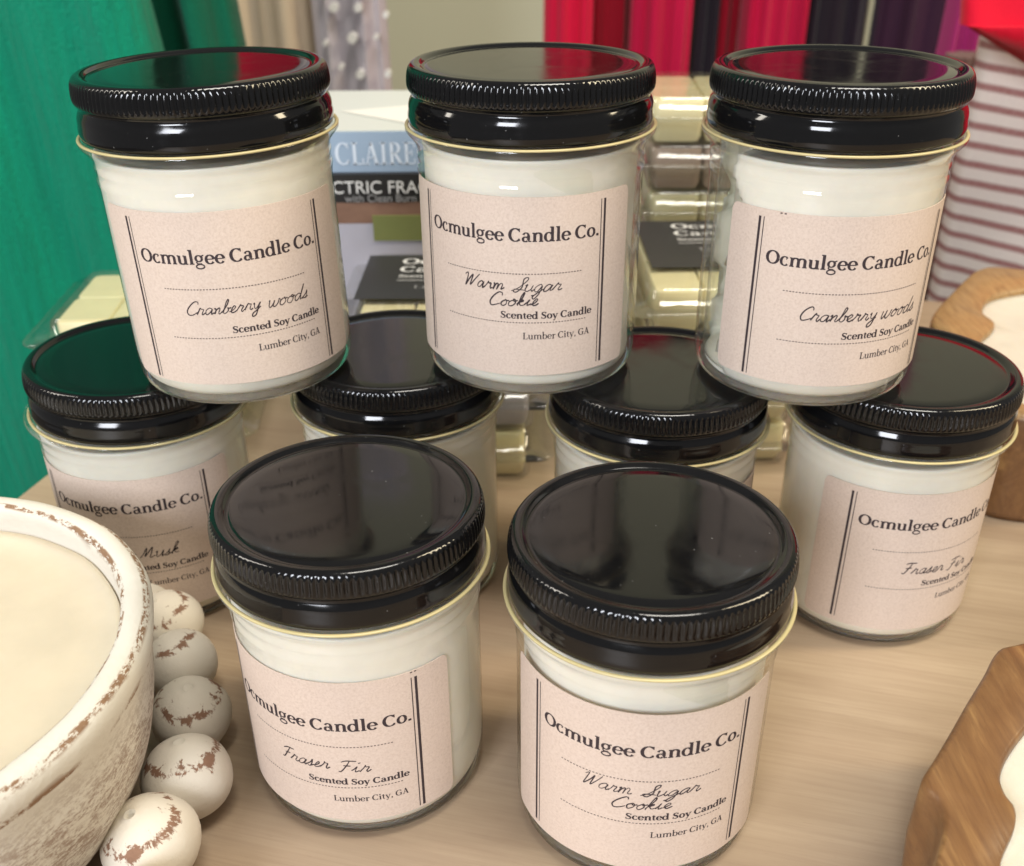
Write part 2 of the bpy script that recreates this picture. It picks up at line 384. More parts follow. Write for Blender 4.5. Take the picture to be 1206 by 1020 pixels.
# ------------------------------------------------------------------ lettering: ribbons of pen strokes (u right, v up, em units)
def arc(cx, cy, rx, ry, a0, a1, thick, thin, n=18):
    p, w = [], []
    for i in range(n + 1):
        a = math.radians(a0 + (a1 - a0) * i / n)
        p.append((cx + rx * math.cos(a), cy + ry * math.sin(a))); w.append(thin + (thick - thin) * abs(math.cos(a)) ** 1.3)
    return (p, w)
def ln(x0, y0, x1, y1, w, w2=None): return ([(x0, y0), (x1, y1)], [w, w if w2 is None else w2])
def sf(x0, x1, y): return ln(x0, y, x1, y, .055)
T_, t_ = .135, .05
G = {
 'O': (.80, [arc(.40, .345, .31, .325, 0, 360, .15, t_)]),
 'o': (.57, [arc(.285, .24, .20, .225, 0, 360, T_, t_)]),
 'c': (.50, [arc(.275, .24, .195, .225, 55, 320, T_, t_), ln(.37, .40, .41, .37, .12)]),
 'e': (.53, [arc(.275, .24, .20, .225, 0, 325, T_, t_), ln(.10, .255, .47, .255, .05)]),
 'C': (.70, [arc(.38, .345, .30, .325, 48, 318, .15, t_), ln(.60, .50, .60, .68, .05), ln(.60, .05, .60, .16, .04)]),
 'm': (.98, [ln(.16, 0, .16, .46, T_), ln(.50, 0, .50, .34, T_), ln(.84, 0, .84, .34, T_), arc(.34, .32, .165, .135, 0, 150, T_, .06, 8), arc(.68, .32, .165, .135, 0, 150, T_, .06, 8), sf(.04, .28, .025), sf(.40, .61, .025), sf(.73, .96, .025), sf(.03, .16, .445)]),
 'n': (.65, [ln(.16, 0, .16, .46, T_), ln(.50, 0, .50, .34, T_), arc(.34, .32, .165, .135, 0, 150, T_, .06, 8), sf(.04, .28, .025), sf(.39, .62, .025), sf(.03, .16, .445)]),
 'u': (.64, [ln(.15, .14, .15, .46, T_), ln(.48, 0, .48, .46, T_), arc(.315, .15, .165, .13, 180, 320, T_, .06, 8), sf(.03, .15, .445), sf(.36, .48, .445), sf(.48, .61, .025)]),
 'l': (.33, [ln(.165, 0, .165, .76, T_), sf(.04, .30, .025), sf(.03, .165, .735)]),
 'i': (.32, [ln(.165, 0, .165, .46, T_), sf(.04, .29, .025), sf(.03, .165, .445), ln(.15, .56, .15, .69, .14)]),
 'g': (.55, [arc(.245, .305, .165, .155, 0, 360, .115, t_), arc(.27, -.11, .215, .115, 0, 360, .07, .06), ([(.16, .17), (.10, .10), (.16, .03), (.38, .02)], [.05, .07, .07, .08]), ln(.36, .42, .52, .47, .06)]),
 'a': (.56, [ln(.39, .10, .39, .34, T_), arc(.25, .32, .14, .145, 0, 165, .11, .05, 8), arc(.22, .13, .13, .12, 50, 320, .12, .05, 12), ln(.24, .25, .39, .275, .045), ([(.39, .10), (.42, .03), (.54, .03)], [.12, .07, .05])]),
 'd': (.63, [ln(.465, 0, .465, .76, T_), arc(.265, .24, .19, .225, 40, 320, T_, t_), sf(.33, .465, .735), sf(.465, .60, .025)]),
 'b': (.62, [ln(.15, .02, .15, .76, T_), arc(.345, .24, .19, .225, 220, 500, T_, t_), sf(.02, .15, .735)]),
 'r': (.46, [ln(.16, 0, .16, .46, T_), sf(.04, .31, .025), sf(.03, .16, .445), ([(.2, .32), (.28, .43), (.38, .43), (.40, .37)], [.06, .07, .10, .12])]),
 't': (.38, [ln(.17, .10, .17, .58, .125), ln(.03, .44, .34, .44, .055), ([(.17, .10), (.21, .03), (.34, .06)], [.12, .08, .05])]),
 'y': (.58, [ln(.11, .45, .30, .0, T_, .12), ln(.49, .45, .30, .0, .05), ([(.30, .0), (.23, -.17), (.10, -.18)], [.06, .06, .10]), sf(.0, .22, .445), sf(.38, .58, .445)]),
 'S': (.60, [([(.50, .52), (.46, .63), (.32, .675), (.17, .62), (.13, .50), (.20, .41), (.38, .33), (.49, .23), (.46, .09), (.31, .02), (.15, .06), (.09, .18)], [.05, .05, .06, .10, .12, .13, .14, .12, .10, .06, .05, .05]), ln(.51, .50, .51, .68, .05), ln(.085, .01, .085, .20, .05)]),
 'L': (.63, [ln(.20, 0, .20, .69, .14), sf(.06, .36, .665), ln(.06, .027, .58, .027, .055), ln(.575, .02, .575, .20, .06)]),
 'G': (.76, [arc(.39, .345, .31, .325, 48, 318, .15, t_), ln(.60, .50, .60, .68, .05), ln(.60, .04, .60, .30, .13), sf(.47, .74, .31)]),
 'A': (.70, [ln(.34, .69, .11, .0, .055), ln(.34, .69, .57, .0, .14), ln(.19, .22, .50, .22, .05), sf(.0, .23, .025), sf(.44, .70, .025)]),
 'I': (.38, [ln(.19, 0, .19, .69, .13), sf(.05, .33, .025), sf(.05, .33, .665)]),
 'R': (.68, [ln(.19, 0, .19, .69, .13), sf(.05, .33, .025), arc(.33, .51, .19, .155, -90, 90, .13, .05, 10), ln(.19, .665, .33, .665, .05), ln(.19, .355, .33, .355, .05), ln(.33, .35, .60, .02, .13), sf(.52, .68, .025)]),
 'E': (.63, [ln(.19, 0, .19, .69, .13), ln(.05, .025, .56, .025, .055), ln(.05, .665, .55, .665, .055), ln(.19, .36, .42, .36, .05), ln(.555, .03, .555, .18, .05), ln(.545, .52, .545, .66, .05), ln(.42, .27, .42, .45, .05)]),
 '.': (.26, [ln(.13, .0, .13, .125, .135)]),
 ',': (.26, [ln(.13, .0, .13, .12, .13), ln(.15, .02, .09, -.12, .06)]),
 ' ': (.25, []),
}
def catmull(P, k=5): return smooth_prof(P, k)
H_ = {
 'a': (1.15, [[(.85, .85), (.5, 1), (.12, .6), (.2, .08), (.55, .1), (.85, .7), (.88, .85), (.85, .2), (1.0, .03), (1.2, .3)]]),
 'r': (1.05, [[(0, .1), (.25, .8), (.32, 1.12), (.45, .88), (.75, .85), (.70, .3), (.85, .03), (1.1, .3)]]),
 'n': (1.10, [[(0, .8), (.15, 1), (.2, .5), (.18, 0), (.3, .6), (.55, 1), (.75, .8), (.72, .2), (.88, .03), (1.12, .3)]]),
 'm': (1.60, [[(0, .8), (.15, 1), (.2, .5), (.18, 0), (.3, .6), (.5, 1), (.66, .8), (.64, 0), (.76, .6), (1.0, 1), (1.18, .8), (1.16, .2), (1.32, .03), (1.6, .3)]]),
 'b': (1.0, [[(0, .2), (.4, 1.2), (.5, 1.9), (.35, 2.1), (.22, 1.6), (.2, .3), (.5, 0), (.8, .4), (.6, .85), (.82, .75), (1.05, .8)]]),
 'e': (.85, [[(0, .2), (.45, .5), (.58, .85), (.38, 1), (.15, .6), (.25, .1), (.55, .02), (.9, .3)]]),
 'y': (1.05, [[(0, .8), (.12, 1), (.2, .4), (.45, .1), (.75, .6), (.85, 1), (.8, .2), (.65, -.8), (.35, -1), (.25, -.6), (.7, -.05), (1.05, .3)]]),
 'w': (1.32, [[(0, .8), (.1, 1), (.12, .3), (.35, .02), (.6, .5), (.62, .95), (.65, .2), (.9, .02), (1.15, .5), (1.15, 1), (1.38, .85)]]),
 'o': (1.0, [[(.5, 1), (.15, .7), (.15, .2), (.5, 0), (.8, .4), (.7, .9), (.5, 1), (.65, .8), (1.05, .85)]]),
 'd': (1.2, [[(.8, .8), (.5, 1), (.12, .6), (.2, .08), (.55, .1), (.85, .8), (1.0, 2.0), (.88, .9), (.86, .2), (1.0, .03), (1.2, .3)]]),
 's': (.85, [[(0, .1), (.35, .7), (.45, 1.08), (.55, .6), (.58, .2), (.35, 0), (.12, .12)], [(.4, .02), (.85, .3)]]),
 'C': (1.45, [[(1.3, 1.6), (1.2, 1.98), (.8, 2.05), (.3, 1.5), (.12, .7), (.4, .05), (.9, .05), (1.45, .4)]]),
 'W': (1.95, [[(-.1, 1.7), (.2, 2), (.3, 1.2), (.3, .05), (.7, 1.0), (.95, 1.8), (1.0, .9), (1.05, .05), (1.5, 1.2), (1.85, 2.05)]]),
 'M': (1.95, [[(.0, .1), (.25, .8), (.45, 2.0), (.55, 1.2), (.65, .3), (.95, 1.3), (1.2, 2.0), (1.25, 1.0), (1.4, .05), (1.95, .35)]]),
 'S': (1.35, [[(-.1, .15), (.6, .6), (1.2, 1.6), (1.1, 2.05), (.8, 1.85), (.88, 1.2), (.95, .5), (.6, .0), (.2, .1), (.15, .35), (.7, .35), (1.35, .25)]]),
 'u': (1.15, [[(0, .8), (.12, 1), (.15, .3), (.4, .02), (.75, .5), (.85, 1), (.84, .3), (.97, .03), (1.2, .3)]]),
 'g': (1.10, [[(.8, .8), (.5, 1), (.12, .6), (.2, .08), (.55, .1), (.85, .8), (.8, -.4), (.55, -1), (.25, -.8), (.6, -.2), (1.15, .3)]]),
 'k': (1.0, [[(0, .2), (.4, 1.2), (.5, 1.9), (.35, 2.1), (.2, 1.5), (.15, 0)], [(.2, .5), (.55, .95), (.68, .8), (.35, .5), (.65, .08), (1.0, .25)]]),
 'i': (.75, [[(0, .2), (.22, .55), (.34, 1), (.33, .4), (.40, .03), (.75, .3)], [(.40, 1.5), (.44, 1.62), (.48, 1.60)]]),
 'F': (1.45, [[(.1, 1.75), (.5, 2.0), (1.5, 1.95)], [(.85, 1.95), (.75, 1), (.5, .1), (.15, .1)], [(.4, 1.05), (1.15, 1.1)]]),
 ' ': (.75, []),
}
def ribbon(strokes, sink, z0=None):
    for pts, ws in strokes:
        # resample so that long strokes follow the curved jar
        P, Q = [], []
        for i in range(len(pts) - 1):
            a, b = pts[i], pts[i + 1]; L = math.hypot(b[0] - a[0], b[1] - a[1]); n = max(1, int(L / .0012))
            for s in range(n):
                k = s / n; P.append((a[0] + (b[0] - a[0]) * k, a[1] + (b[1] - a[1]) * k)); Q.append(ws[i] + (ws[i + 1] - ws[i]) * k)
        P.append(pts[-1]); Q.append(ws[-1])
        Lr = []
        for i in range(len(P)):
            a, b = P[max(0, i - 1)], P[min(len(P) - 1, i + 1)]
            dx, dy = b[0] - a[0], b[1] - a[1]; d = math.hypot(dx, dy) or 1e-9
            nx, ny = -dy / d * Q[i] / 2, dx / d * Q[i] / 2
            Lr.append(((P[i][0] + nx, P[i][1] + ny), (P[i][0] - nx, P[i][1] - ny)))
        for i in range(len(Lr) - 1): sink([Lr[i][1], Lr[i + 1][1], Lr[i + 1][0], Lr[i][0]])
def text_strokes(txt, size, bold=1.0, script=False, slant=.32, xs=1.0, track=0.0, pen=.0):
    """strokes in metres; returns strokes, width"""
    out, x = [], 0.0
    T = H_ if script else G
    for ch in txt:
        adv, st = T[ch]
        for s in st:
            if script:
                P = catmull([(a + random.uniform(-.06, .06), b + random.uniform(-.07, .07)) for a, b in s], 5); n = len(P)
                pts = [((x + px + py * slant) * size * xs, py * size) for px, py in P]
                ws = [pen * (.75 + .45 * abs(math.sin(3.1 * i / n + x))) for i in range(n)]
            else:
                pts = [((x + px) * size * xs, py * size) for px, py in s[0]]; ws = [w * size * bold for w in s[1]]
            out.append((pts, ws))
        x += adv + track
    return out, x * size * xs
def shift(st, dx, dy): return [([(x + dx, y + dy) for x, y in p], w) for p, w in st]
def fit_text(txt, u0, u1, v, size, **kw):
    _, w = text_strokes(txt, size, **kw)
    st, w = text_strokes(txt, size, xs=(u1 - u0) / w, **kw)
    return shift(st, u0, v)

# ------------------------------------------------------------------ candle jars
RG = .0347
def label_mesh(name, lines, d_title=-.012, half=.0405, jag=0.0, zt=.06):
    """paper label wrapped on the glass; v = 0 at the top of the printed side rules"""
    mb = MB(); RL = RG + .00022; TOP, BOT = .0022, -(zt - .0090); LB = max(-.0510, BOT + .0007)
    def at(u, v, e=0.0):
        a = u / RG; r = RL + e; return (r * math.sin(a), -r * math.cos(a), v)
    n = 72; cr = .0022; us = [-half + 2 * half * i / n for i in range(n + 1)]
    us = sorted(set(us + [-half + cr * k / 4 for k in range(5)] + [half - cr * k / 4 for k in range(5)]))
    def ends(u):
        d = min(u + half, half - u); h = 0
        if d < cr: h = cr - math.sqrt(max(0, cr * cr - (cr - d) ** 2))
        return TOP - h, BOT + h
    rows = []
    for k in range(9):
        rows.append([at(u, ends(u)[1] + (ends(u)[0] - ends(u)[1]) * k / 8) for u in us])
    mb.grid(rows, False, 0)
    back = [[at(u, ends(u)[1] + (ends(u)[0] - ends(u)[1]) * k / 8, -.00018) for u in us] for k in (0, 8)]
    mb.grid(back, False, 0, True)
    mb.grid([back[0], rows[0]], False, 0); mb.grid([rows[-1], back[1]], False, 0)
    def sink(mi): return lambda q: mb.quad([at(u, v, .00004) for u, v in q], mi)
    K = sink(1)
    for sgn in (-1, 1):
        ribbon([([(sgn * .0300, LB), (sgn * .0300, 0)], [.00078] * 2), ([(sgn * .0287, LB), (sgn * .0287, 0)], [.00028] * 2)], K)
    ribbon(fit_text('Ocmulgee Candle Co.', -.0268, .0282, d_title, .0057, bold=1.12), K)
    for v, u0, u1 in ((-.0203, -.0205, .0225), (-.0355, -.0205, .0245)):
        u = u0
        while u < u1:
            mb.quad([at(a, b, .00004) for a, b in ((u, v - .00014), (u + .00052, v - .00014), (u + .00052, v + .00014), (u, v + .00014))], 2); u += .00092
    ribbon(fit_text('Scented Soy Candle', -.0022, .0262, -.0342, .0031, bold=1.30), K)
    ribbon(fit_text('Lumber City, GA', .0045, .0256, -.0408, .0031, bold=.85), K)
    for txt, u0, u1, v, sz in lines:
        j = random.uniform
        st = fit_text(txt, u0 + j(-.0006, .0004), u1 + j(-.0004, .0008), v + j(-.0003, .0003), sz * j(.92, 1.08), script=True, slant=j(.26, .40), pen=j(.00028, .00038))
        tl = j(-.03, .04); ribbon([([(x, y + tl * (x - u0)) for x, y in p], w) for p, w in st], K)
    if jag:                                                  # two specks of a torn backing on the top edge
        for du in (0, .0012): mb.quad([at(jag + du + a, TOP + b, .00005) for a, b in ((0, -.0006), (.0006, -.0006), (.0006, -.0002), (0, -.0002))], 2)
    return mb.mesh(name, [MAT['paper'], MAT['ink'], MAT['ink2']], True)

GL_OUT = smooth_prof(mm([(0, .9), (20, .9), (25.5, .2), (28.5, 0), (31.5, .8), (33.6, 2.8), (34.5, 6.5), (34.7, 14), (34.7, 40), (34.7, 60), (34.85, 63.5), (35.15, 65.2), (35.1, 66.1), (34.8, 67.2), (34.85, 68.2), (35.15, 69.3), (35.05, 70.3), (34.95, 71.3), (35.6, 73.0), (36.9, 74.7), (37.9, 75.9), (38.2, 76.6), (37.8, 77.4), (36.2, 77.8)]), 4)
GL_IN = smooth_prof(mm([(34.4, 78.4), (33.9, 88), (33.2, 91.2), (32.2, 91.0), (32.0, 88), (32.3, 76), (32.2, 70), (32.1, 60), (32.1, 12), (31.4, 5.6), (28.5, 3.2), (22, 2.7), (0, 2.7)]), 4)
mb = MB(); lathe(mb, [(max(r, 0), z) for r, z in GL_OUT + GL_IN], 128)
ME_GLASS = mb.mesh('glass_jar', [MAT['glass'], MAT['wall_glass']], True, weld=True)
for p in ME_GLASS.polygons:                                  # thick lens-like base; plain clear wall above it
    p.material_index = 1 if p.center.z > .0020 else 0

def wax_mesh(name, rad=None, top=73.6, base=2.65, r0=34.35):
    mb = MB(); P = smooth_prof(mm([(0, base), (22, base), (28.2, base + .3), (31.6, base + 1.6), (min(r0, 33.4), 6.6), (r0, 12), (r0, 30), (r0, 50), (r0, 62), (r0, top - 6), (r0 + .1, top - 2.5), (r0 + .4, top - .8), (r0 - .3, top), (r0 - 5, top - .8), (15, top - 1.0), (0, top - 1.0)]), 4)
    lathe(mb, [(max(r, 0), z) for r, z in P], 128, rad); return mb.mesh(name, [MAT['wax']], True, weld=True)
def wet(a0, a1, depth, ph=0):
    """the wax has pulled away from the glass over a ragged patch between angles a0 and a1 (0 = label front)"""
    def f(r, z, a):
        if r < .029: return r
        al = math.degrees(math.atan2(math.cos(a), -math.sin(a)))      # angle of this vertex measured from -y
        e0 = a0 + 5 * math.sin(z * 190 + ph) + 3 * math.sin(z * 420 + ph * 2); e1 = a1 + 5 * math.sin(z * 230 + 1 + ph)
        k = min(1, max(0, (al - e0) / 4)) * min(1, max(0, (e1 - al) / 4)) * min(1, max(0, (z - .004) / .004))
        return r - depth * k
    return f
ME_WAX = {'full': wax_mesh('soy_wax_full'),
          'gap': wax_mesh('soy_wax_shrunk', lambda r, z, a: r - (.0004 + .0004 * math.sin(2 * a + z * 60) if r > .029 else 0), 73.4, 2.65, 32.9),
          'left': wax_mesh('soy_wax_wet_left', wet(-128, -60, .0080, .6)),
          'right': wax_mesh('soy_wax_wet_right', wet(60, 140, .0035, 2.0), 73)}

# lid: knurled upper band, groove, lower bead
prof = mm([(0, 94.35), (15, 94.32), (27, 94.25), (30.6, 94.15), (31.3, 93.95), (31.9, 93.85), (32.4, 94.15), (33.2, 94.7), (34.2, 94.95), (35.1, 94.85), (35.85, 94.4), (36.4, 93.6), (36.75, 92.6), (36.95, 91.4), (37.05, 90.0), (37.05, 89.0), (36.9, 88.2), (36.5, 87.5), (35.95, 86.9), (35.6, 86.3), (35.95, 85.5), (36.45, 84.6), (36.75, 83.6), (36.85, 82.6), (36.9, 81.7), (37.1, 80.7), (37.1, 79.7), (36.95, 78.8), (36.7, 78.0), (36.0, 77.75), (35.4, 78.0), (35.2, 79), (35.0, 91), (34, 92.8), (0, 92.8)])[::-1]
NK = 128
def knurl(r, z, a):
    if .0884 < z < .0937 and r > .0355:
        k = min(1, (z - .0884) / .0007) * min(1, max(0, (.0937 - z) / .0009))
        return r - .00062 * k * (.5 - .5 * math.cos(NK * a)) ** 1.5
    if r > .034 and z < .0862: return r + .00005 * math.sin(a + z * 300)
    return r
mb = MB(); lathe(mb, prof, NK * 6, knurl)
ME_LID = mb.mesh('lid', [MAT['lid']], True, weld=True)
mb = MB(); P = []
for k in range(13):
    a = 2 * PI * k / 12; P.append((.03765 + .00058 * math.cos(a), .07735 + .00040 * math.sin(a)))
lathe(mb, P, 128); ME_RIM = mb.mesh('lid_lining', [MAT['rim']], True, weld=True)

CW = [('Cranberry', -.0148, .0070, -.0283, .00215), ('woods', .0092, .0228, -.0283, .00215)]
WS = [('Warm', -.0142, -.0010, -.0252, .00205), ('Sugar', .0018, .0160, -.0257, .00205), ('Cookie', -.0060, .0088, -.0303, .00205)]
FF = [('Fraser', -.0105, .0045, -.0292, .00215), ('Fir', .0068, .0150, -.0296, .00215)]
MK = [('e', -.0020, .0010, -.0290, .0020), ('Musk', .0030, .0165, -.0290, .0020)]
HH = .09503
#      name   x       y      z   label angle  ztop  title  script wax  tilt label
JARS = [
 ('T1', -.0881, .3282, HH, 13.5, .0596, -.0127, CW, 'full', -1.1, 'Cranberry woods candle jar with black lid, leftmost of the upper row'),
 ('T2', .0066, .3329, HH, -12.5, .0618, -.0106, WS, 'gap', 0, 'Warm Sugar Cookie candle jar with black lid, middle of the upper row'),
 ('T3', .0957, .3233, HH, 5.5, .0583, -.0130, CW, 'left', 0, 'Cranberry woods candle jar on the upper row, with a clear gap in its wax'),
 ('B1', -.1327, .3395, 0, -1.0, .0612, -.0108, MK, 'full', 0, 'shaded Musk candle jar in the lower row, half hidden behind the chipped white bowl'),
 ('B2', -.0403, .3425, 0, -24, .0600, -.0120, MK, 'full', 0, 'lower row candle jar between the left pair, label hidden behind the front Fraser Fir jar'),
 ('B3', .0498, .3242, 0, 20, .0600, -.0120, WS, 'full', 0, 'lower row candle jar whose label is hidden behind the front Warm Sugar Cookie jar'),
 ('B4', .1331, .3253, 0, 13, .0620, -.0116, FF, 'right', 0, 'Fraser Fir candle jar, rightmost of the lower row, lid reflecting dark red'),
 ('F1', -.0443, .2424, 0, -17.5, .0573, -.0145, FF, 'full', 0, 'Fraser Fir candle jar standing alone in front on the table, beside the white beads'),
 ('F2', .0356, .2250, 0, -8, .0618, -.0120, WS, 'gap', 0, 'Warm Sugar Cookie candle jar nearest the viewer, standing on the table'),
]
LM = {}
for key, x, y, z, ang, zt, dt, txt, wx, tilt, lab in JARS:
    t = thing('candle_jar', (x, y, z), lab, 'candle jar', 'black lidded candle jars')
    R = Matrix.Rotation(math.radians(tilt), 3, 'Y') @ Matrix.Rotation(math.radians(ang), 3, 'Z')
    t.rotation_euler = R.to_euler()
    wr = Matrix.Rotation(math.radians(-ang), 3, 'Z').to_euler()
    link('glass_jar', ME_GLASS, t, rot=wr); link('wax', ME_WAX[wx], t, rot=wr if wx != 'full' else None)
    lr = Matrix.Rotation(math.radians(-ang + 37 * len(lab)), 3, 'Z').to_euler()
    if key == 'B1': lr = (Matrix.Rotation(math.radians(1.2), 3, 'Y') @ lr.to_matrix()).to_euler()
    ld = link('lid', ME_LID, t, rot=lr); link('lid_lining', ME_RIM, ld)
    link('label', label_mesh('label_' + key, txt, dt, jag={'T3': -.024, 'F1': .0285}.get(key, 0), zt=zt), t, loc=(0, 0, zt))

# ------------------------------------------------------------------ chippy white bowl candle
bw = thing('bowl_candle', (-.1763, .2082, 0), 'chipped white painted round bowl filled with cream wax', 'bowl candle')
P = smooth_prof(mm([(0, 0), (40, 0), (48, .6), (54, 3), (60.5, 8), (66, 14), (70.5, 22), (74.5, 32), (77.6, 44), (79.0, 54), (80.2, 60), (81.1, 64.5), (80.9, 67.5), (79.6, 69.4), (77.5, 70.2), (75.2, 70.0), (73.6, 69.0), (72.8, 67), (72.4, 62), (70.5, 50), (66, 40), (0, 36)]), 5)
def handmade(r, z, a): return r * (1 + .006 * math.sin(3 * a + 1) + .004 * math.sin(5 * a + z * 60) + .002 * math.sin(17 * a))
mb = MB(); lathe(mb, [(max(0, r), z) for r, z in P], 160, handmade)
link('bowl', mb.mesh('bowl', [MAT['chippy']], True, weld=True), bw)
mb = MB(); lathe(mb, [(0, .0595), (.03, .0597), (.06, .0600), (.070, .0606), (.0718, .0618), (.0722, .0600), (.071, .052), (0, .045)][::-1], 96, handmade)
link('wax', mb.mesh('bowl_wax', [MAT['bowlwax']], True, weld=True), bw)

# bead garland lying against the bowl
gl = thing('bead_garland', (-.0991, .1993, 0), 'garland of chipped white wooden beads lying beside the white bowl', 'garland')
BD = [(-.0986, .1965, .0136, .0133), (-.0950, .2203, .0131, .0130), (-.1008, .2470, .0126, .0124), (-.1105, .2712, .0124, .0122), (-.1205, .2935, .0122, .0120), (-.1335, .3020 + .008, .0122, .0118), (-.0925, .1715, .0134, .0132)]
def bead_mesh(name):
    mb = MB(); P = []
    for k in range(0, 25):
        a = -PI / 2 + PI * k / 24; r, z = .0128 * math.cos(a), .0128 * math.sin(a)
        P.append((max(r, .0016), z * .95))
    P = [(.0016, P[0][1])] + P + [(.0016, P[-1][1])]
    P.append((.0016, P[0][1]))
    lathe(mb, P, 48, lambda r, z, a: r * (1 + .012 * math.sin(3 * a + z * 200)) if r > .003 else r)
    return mb.mesh(name, [MAT['bead']], True, weld=True)
MEB = bead_mesh('bead')
ROT = [(.10, -.25, 0), (-.15, .10, 1.0), (.05, -.1, 2.2), (.2, .5, 3.0), (.1, .3, 4.0), (1.2, .4, 5), (.2, .1, .4)]
for (x, y, z, r), e in zip(BD, ROT):
    b = link('bead', MEB, gl, loc=(x + .0991, y - .1993, z), rot=e); k = r / .0128; b.scale = (k, k, k)
mb = MB(); path = [Vector((x + .0991, y - .1993, z)) for x, y, z, r in [BD[6]] + BD[:6]]
PP = smooth_prof([tuple(p) for p in path], 6); rows = []
for i, p in enumerate(PP):
    d = (Vector(PP[min(i + 1, len(PP) - 1)]) - Vector(PP[max(i - 1, 0)])).normalized(); s = d.cross(Vector((0, 0, 1))).normalized(); u = s.cross(d)
    rows.append([tuple(Vector(p) + .0011 * (math.cos(2 * PI * k / 8) * s + math.sin(2 * PI * k / 8) * u)) for k in range(8)])
mb.grid(rows, True); link('string', mb.mesh('string', [MAT['twine']], True), gl)

# ------------------------------------------------------------------ scalloped wooden wax moulds
def mould(name, outer, inner, ztop, lab, depth=.0035, mat='wood', foot=.80):
    cx = sum(p[0] for p in outer) / len(outer); cy = sum(p[1] for p in outer) / len(outer)
    def loop(P, k=7):
        n = len(P); out = []
        for i in range(n):
            a, b, c, d = P[i - 1], P[i], P[(i + 1) % n], P[(i + 2) % n]
            for s in range(k):
                t = s / k
                out.append(tuple(.5 * (2 * b[q] + (c[q] - a[q]) * t + (2 * a[q] - 5 * b[q] + 4 * c[q] - d[q]) * t * t + (3 * b[q] - a[q] - 3 * c[q] + d[q]) * t ** 3) for q in (0, 1)))
        return out
    O_, I_ = loop(outer), loop(inner)
    # resample both to the same count by arclength
    def res(P, n=180):
        P = P + [P[0]]; L = [0]
        for a, b in zip(P, P[1:]): L.append(L[-1] + math.hypot(b[0] - a[0], b[1] - a[1]))
        out = []; j = 0
        for i in range(n):
            s = L[-1] * i / n
            while L[j + 1] < s: j += 1
            k = (s - L[j]) / max(1e-9, L[j + 1] - L[j]); out.append((P[j][0] + (P[j + 1][0] - P[j][0]) * k - cx, P[j][1] + (P[j + 1][1] - P[j][1]) * k - cy))
        return out
    O_, I_ = res(O_), res(I_)
    # start both loops at the same bearing
    def start(P):
        i = min(range(len(P)), key=lambda i: abs(math.atan2(P[i][1], P[i][0]) + PI / 2)); return P[i:] + P[:i]
    O_, I_ = start(O_), start(I_)
    def sc(P, k, z, inset=0):
        out = []
        for x, y in P:
            r = math.hypot(x, y); q = k * (r - inset) / r; out.append((x * q, y * q, z))
        return out
    t = thing('wooden_candle', (cx, cy, 0), lab, 'wooden candle', 'scalloped wooden wax candles')
    h = ztop; rows = [sc(O_, foot, 0), sc(O_, (1 + foot) / 2, .004), sc(O_, max(.97, foot), h * .3), sc(O_, 1.01, h * .62), sc(O_, 1.005, h * .86), sc(O_, 1, h - .0022, .0), sc(O_, 1, h - .0008, .0006), sc(O_, 1, h, .002)]
    nside = (len(rows) - 3) * 180
    rows += [sc(I_, 1, h, -.0012), sc(I_, 1, h - .0006, -.0003), sc(I_, 1, h - .002), sc(I_, .99, h - .012)]
    mb = MB(); mb.grid(rows, True); mb.cap(rows[0], 0, True); mb.cap(rows[-1])
    if mat != 'wood':                                        # shade on the outer side is put into the colour as darker wood
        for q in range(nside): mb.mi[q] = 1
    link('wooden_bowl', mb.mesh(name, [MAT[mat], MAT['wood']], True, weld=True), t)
    mb = MB(); w = [sc(I_, .997, h - .010), sc(I_, .997, h - depth + .0006), sc(I_, .96, h - depth), sc(I_, .5, h - depth - .0004)]
    mb.grid(w, True); mb.cap(w[-1]); link('wax', mb.mesh(name + '_wax', [MAT['woodwax']], True, weld=True), t)
    return t
outF = [(.1420, .2335), (.1362, .2310), (.1289, .2214), (.1203, .2106), (.1117, .1994), (.1045, .1903), (.0993, .1838), (.0985, .1800), (.1000, .1765), (.1000, .1720), (.0978, .1661), (.0930, .1570), (.0900, .1480), (.0920, .1380), (.0990, .1300), (.110, .125), (.135, .118), (.165, .122), (.188, .132), (.204, .150), (.204, .175), (.200, .200), (.185, .222), (.165, .232), (.152, .2355)]
innF = [(.1480, .2080), (.1385, .2060), (.1300, .1986), (.1221, .1898), (.1180, .1828), (.1172, .1775), (.1178, .1740), (.1156, .1684), (.1075, .1566), (.1080, .1460), (.1180, .1400), (.132, .1370), (.152, .1370), (.172, .1430), (.184, .158), (.184, .178), (.178, .194), (.165, .204)]
mould('front_mould', outF, innF, .050, 'brown wooden scalloped candle in the lower right foreground')
outB = [(.2850, .5430), (.2737, .5440), (.2602, .5490), (.2500, .5440), (.2407, .5334), (.2250, .5120), (.2105, .4915), (.2020, .4760), (.2010, .4640), (.2035, .4540), (.2010, .4350), (.1960, .4100), (.1945, .3900), (.1990, .3760), (.2150, .3695), (.245, .3680), (.280, .3720), (.308, .386), (.326, .412), (.334, .450), (.328, .490), (.312, .522)]
innB = [(.2750, .5150), (.2615, .5128), (.2500, .5085), (.2402, .5024), (.2325, .4911), (.2290, .4800), (.2300, .4700), (.2240, .4600), (.2150, .4480), (.2085, .4250), (.2050, .4000), (.2080, .3840), (.2240, .3775), (.250, .3765), (.278, .381), (.300, .396), (.314, .420), (.319, .450), (.314, .482), (.297, .506)]
mould('back_mould', outB, innB, .050, 'brown wooden scalloped candle with ivory wax behind the right end jar', mat='palewood', foot=.97)

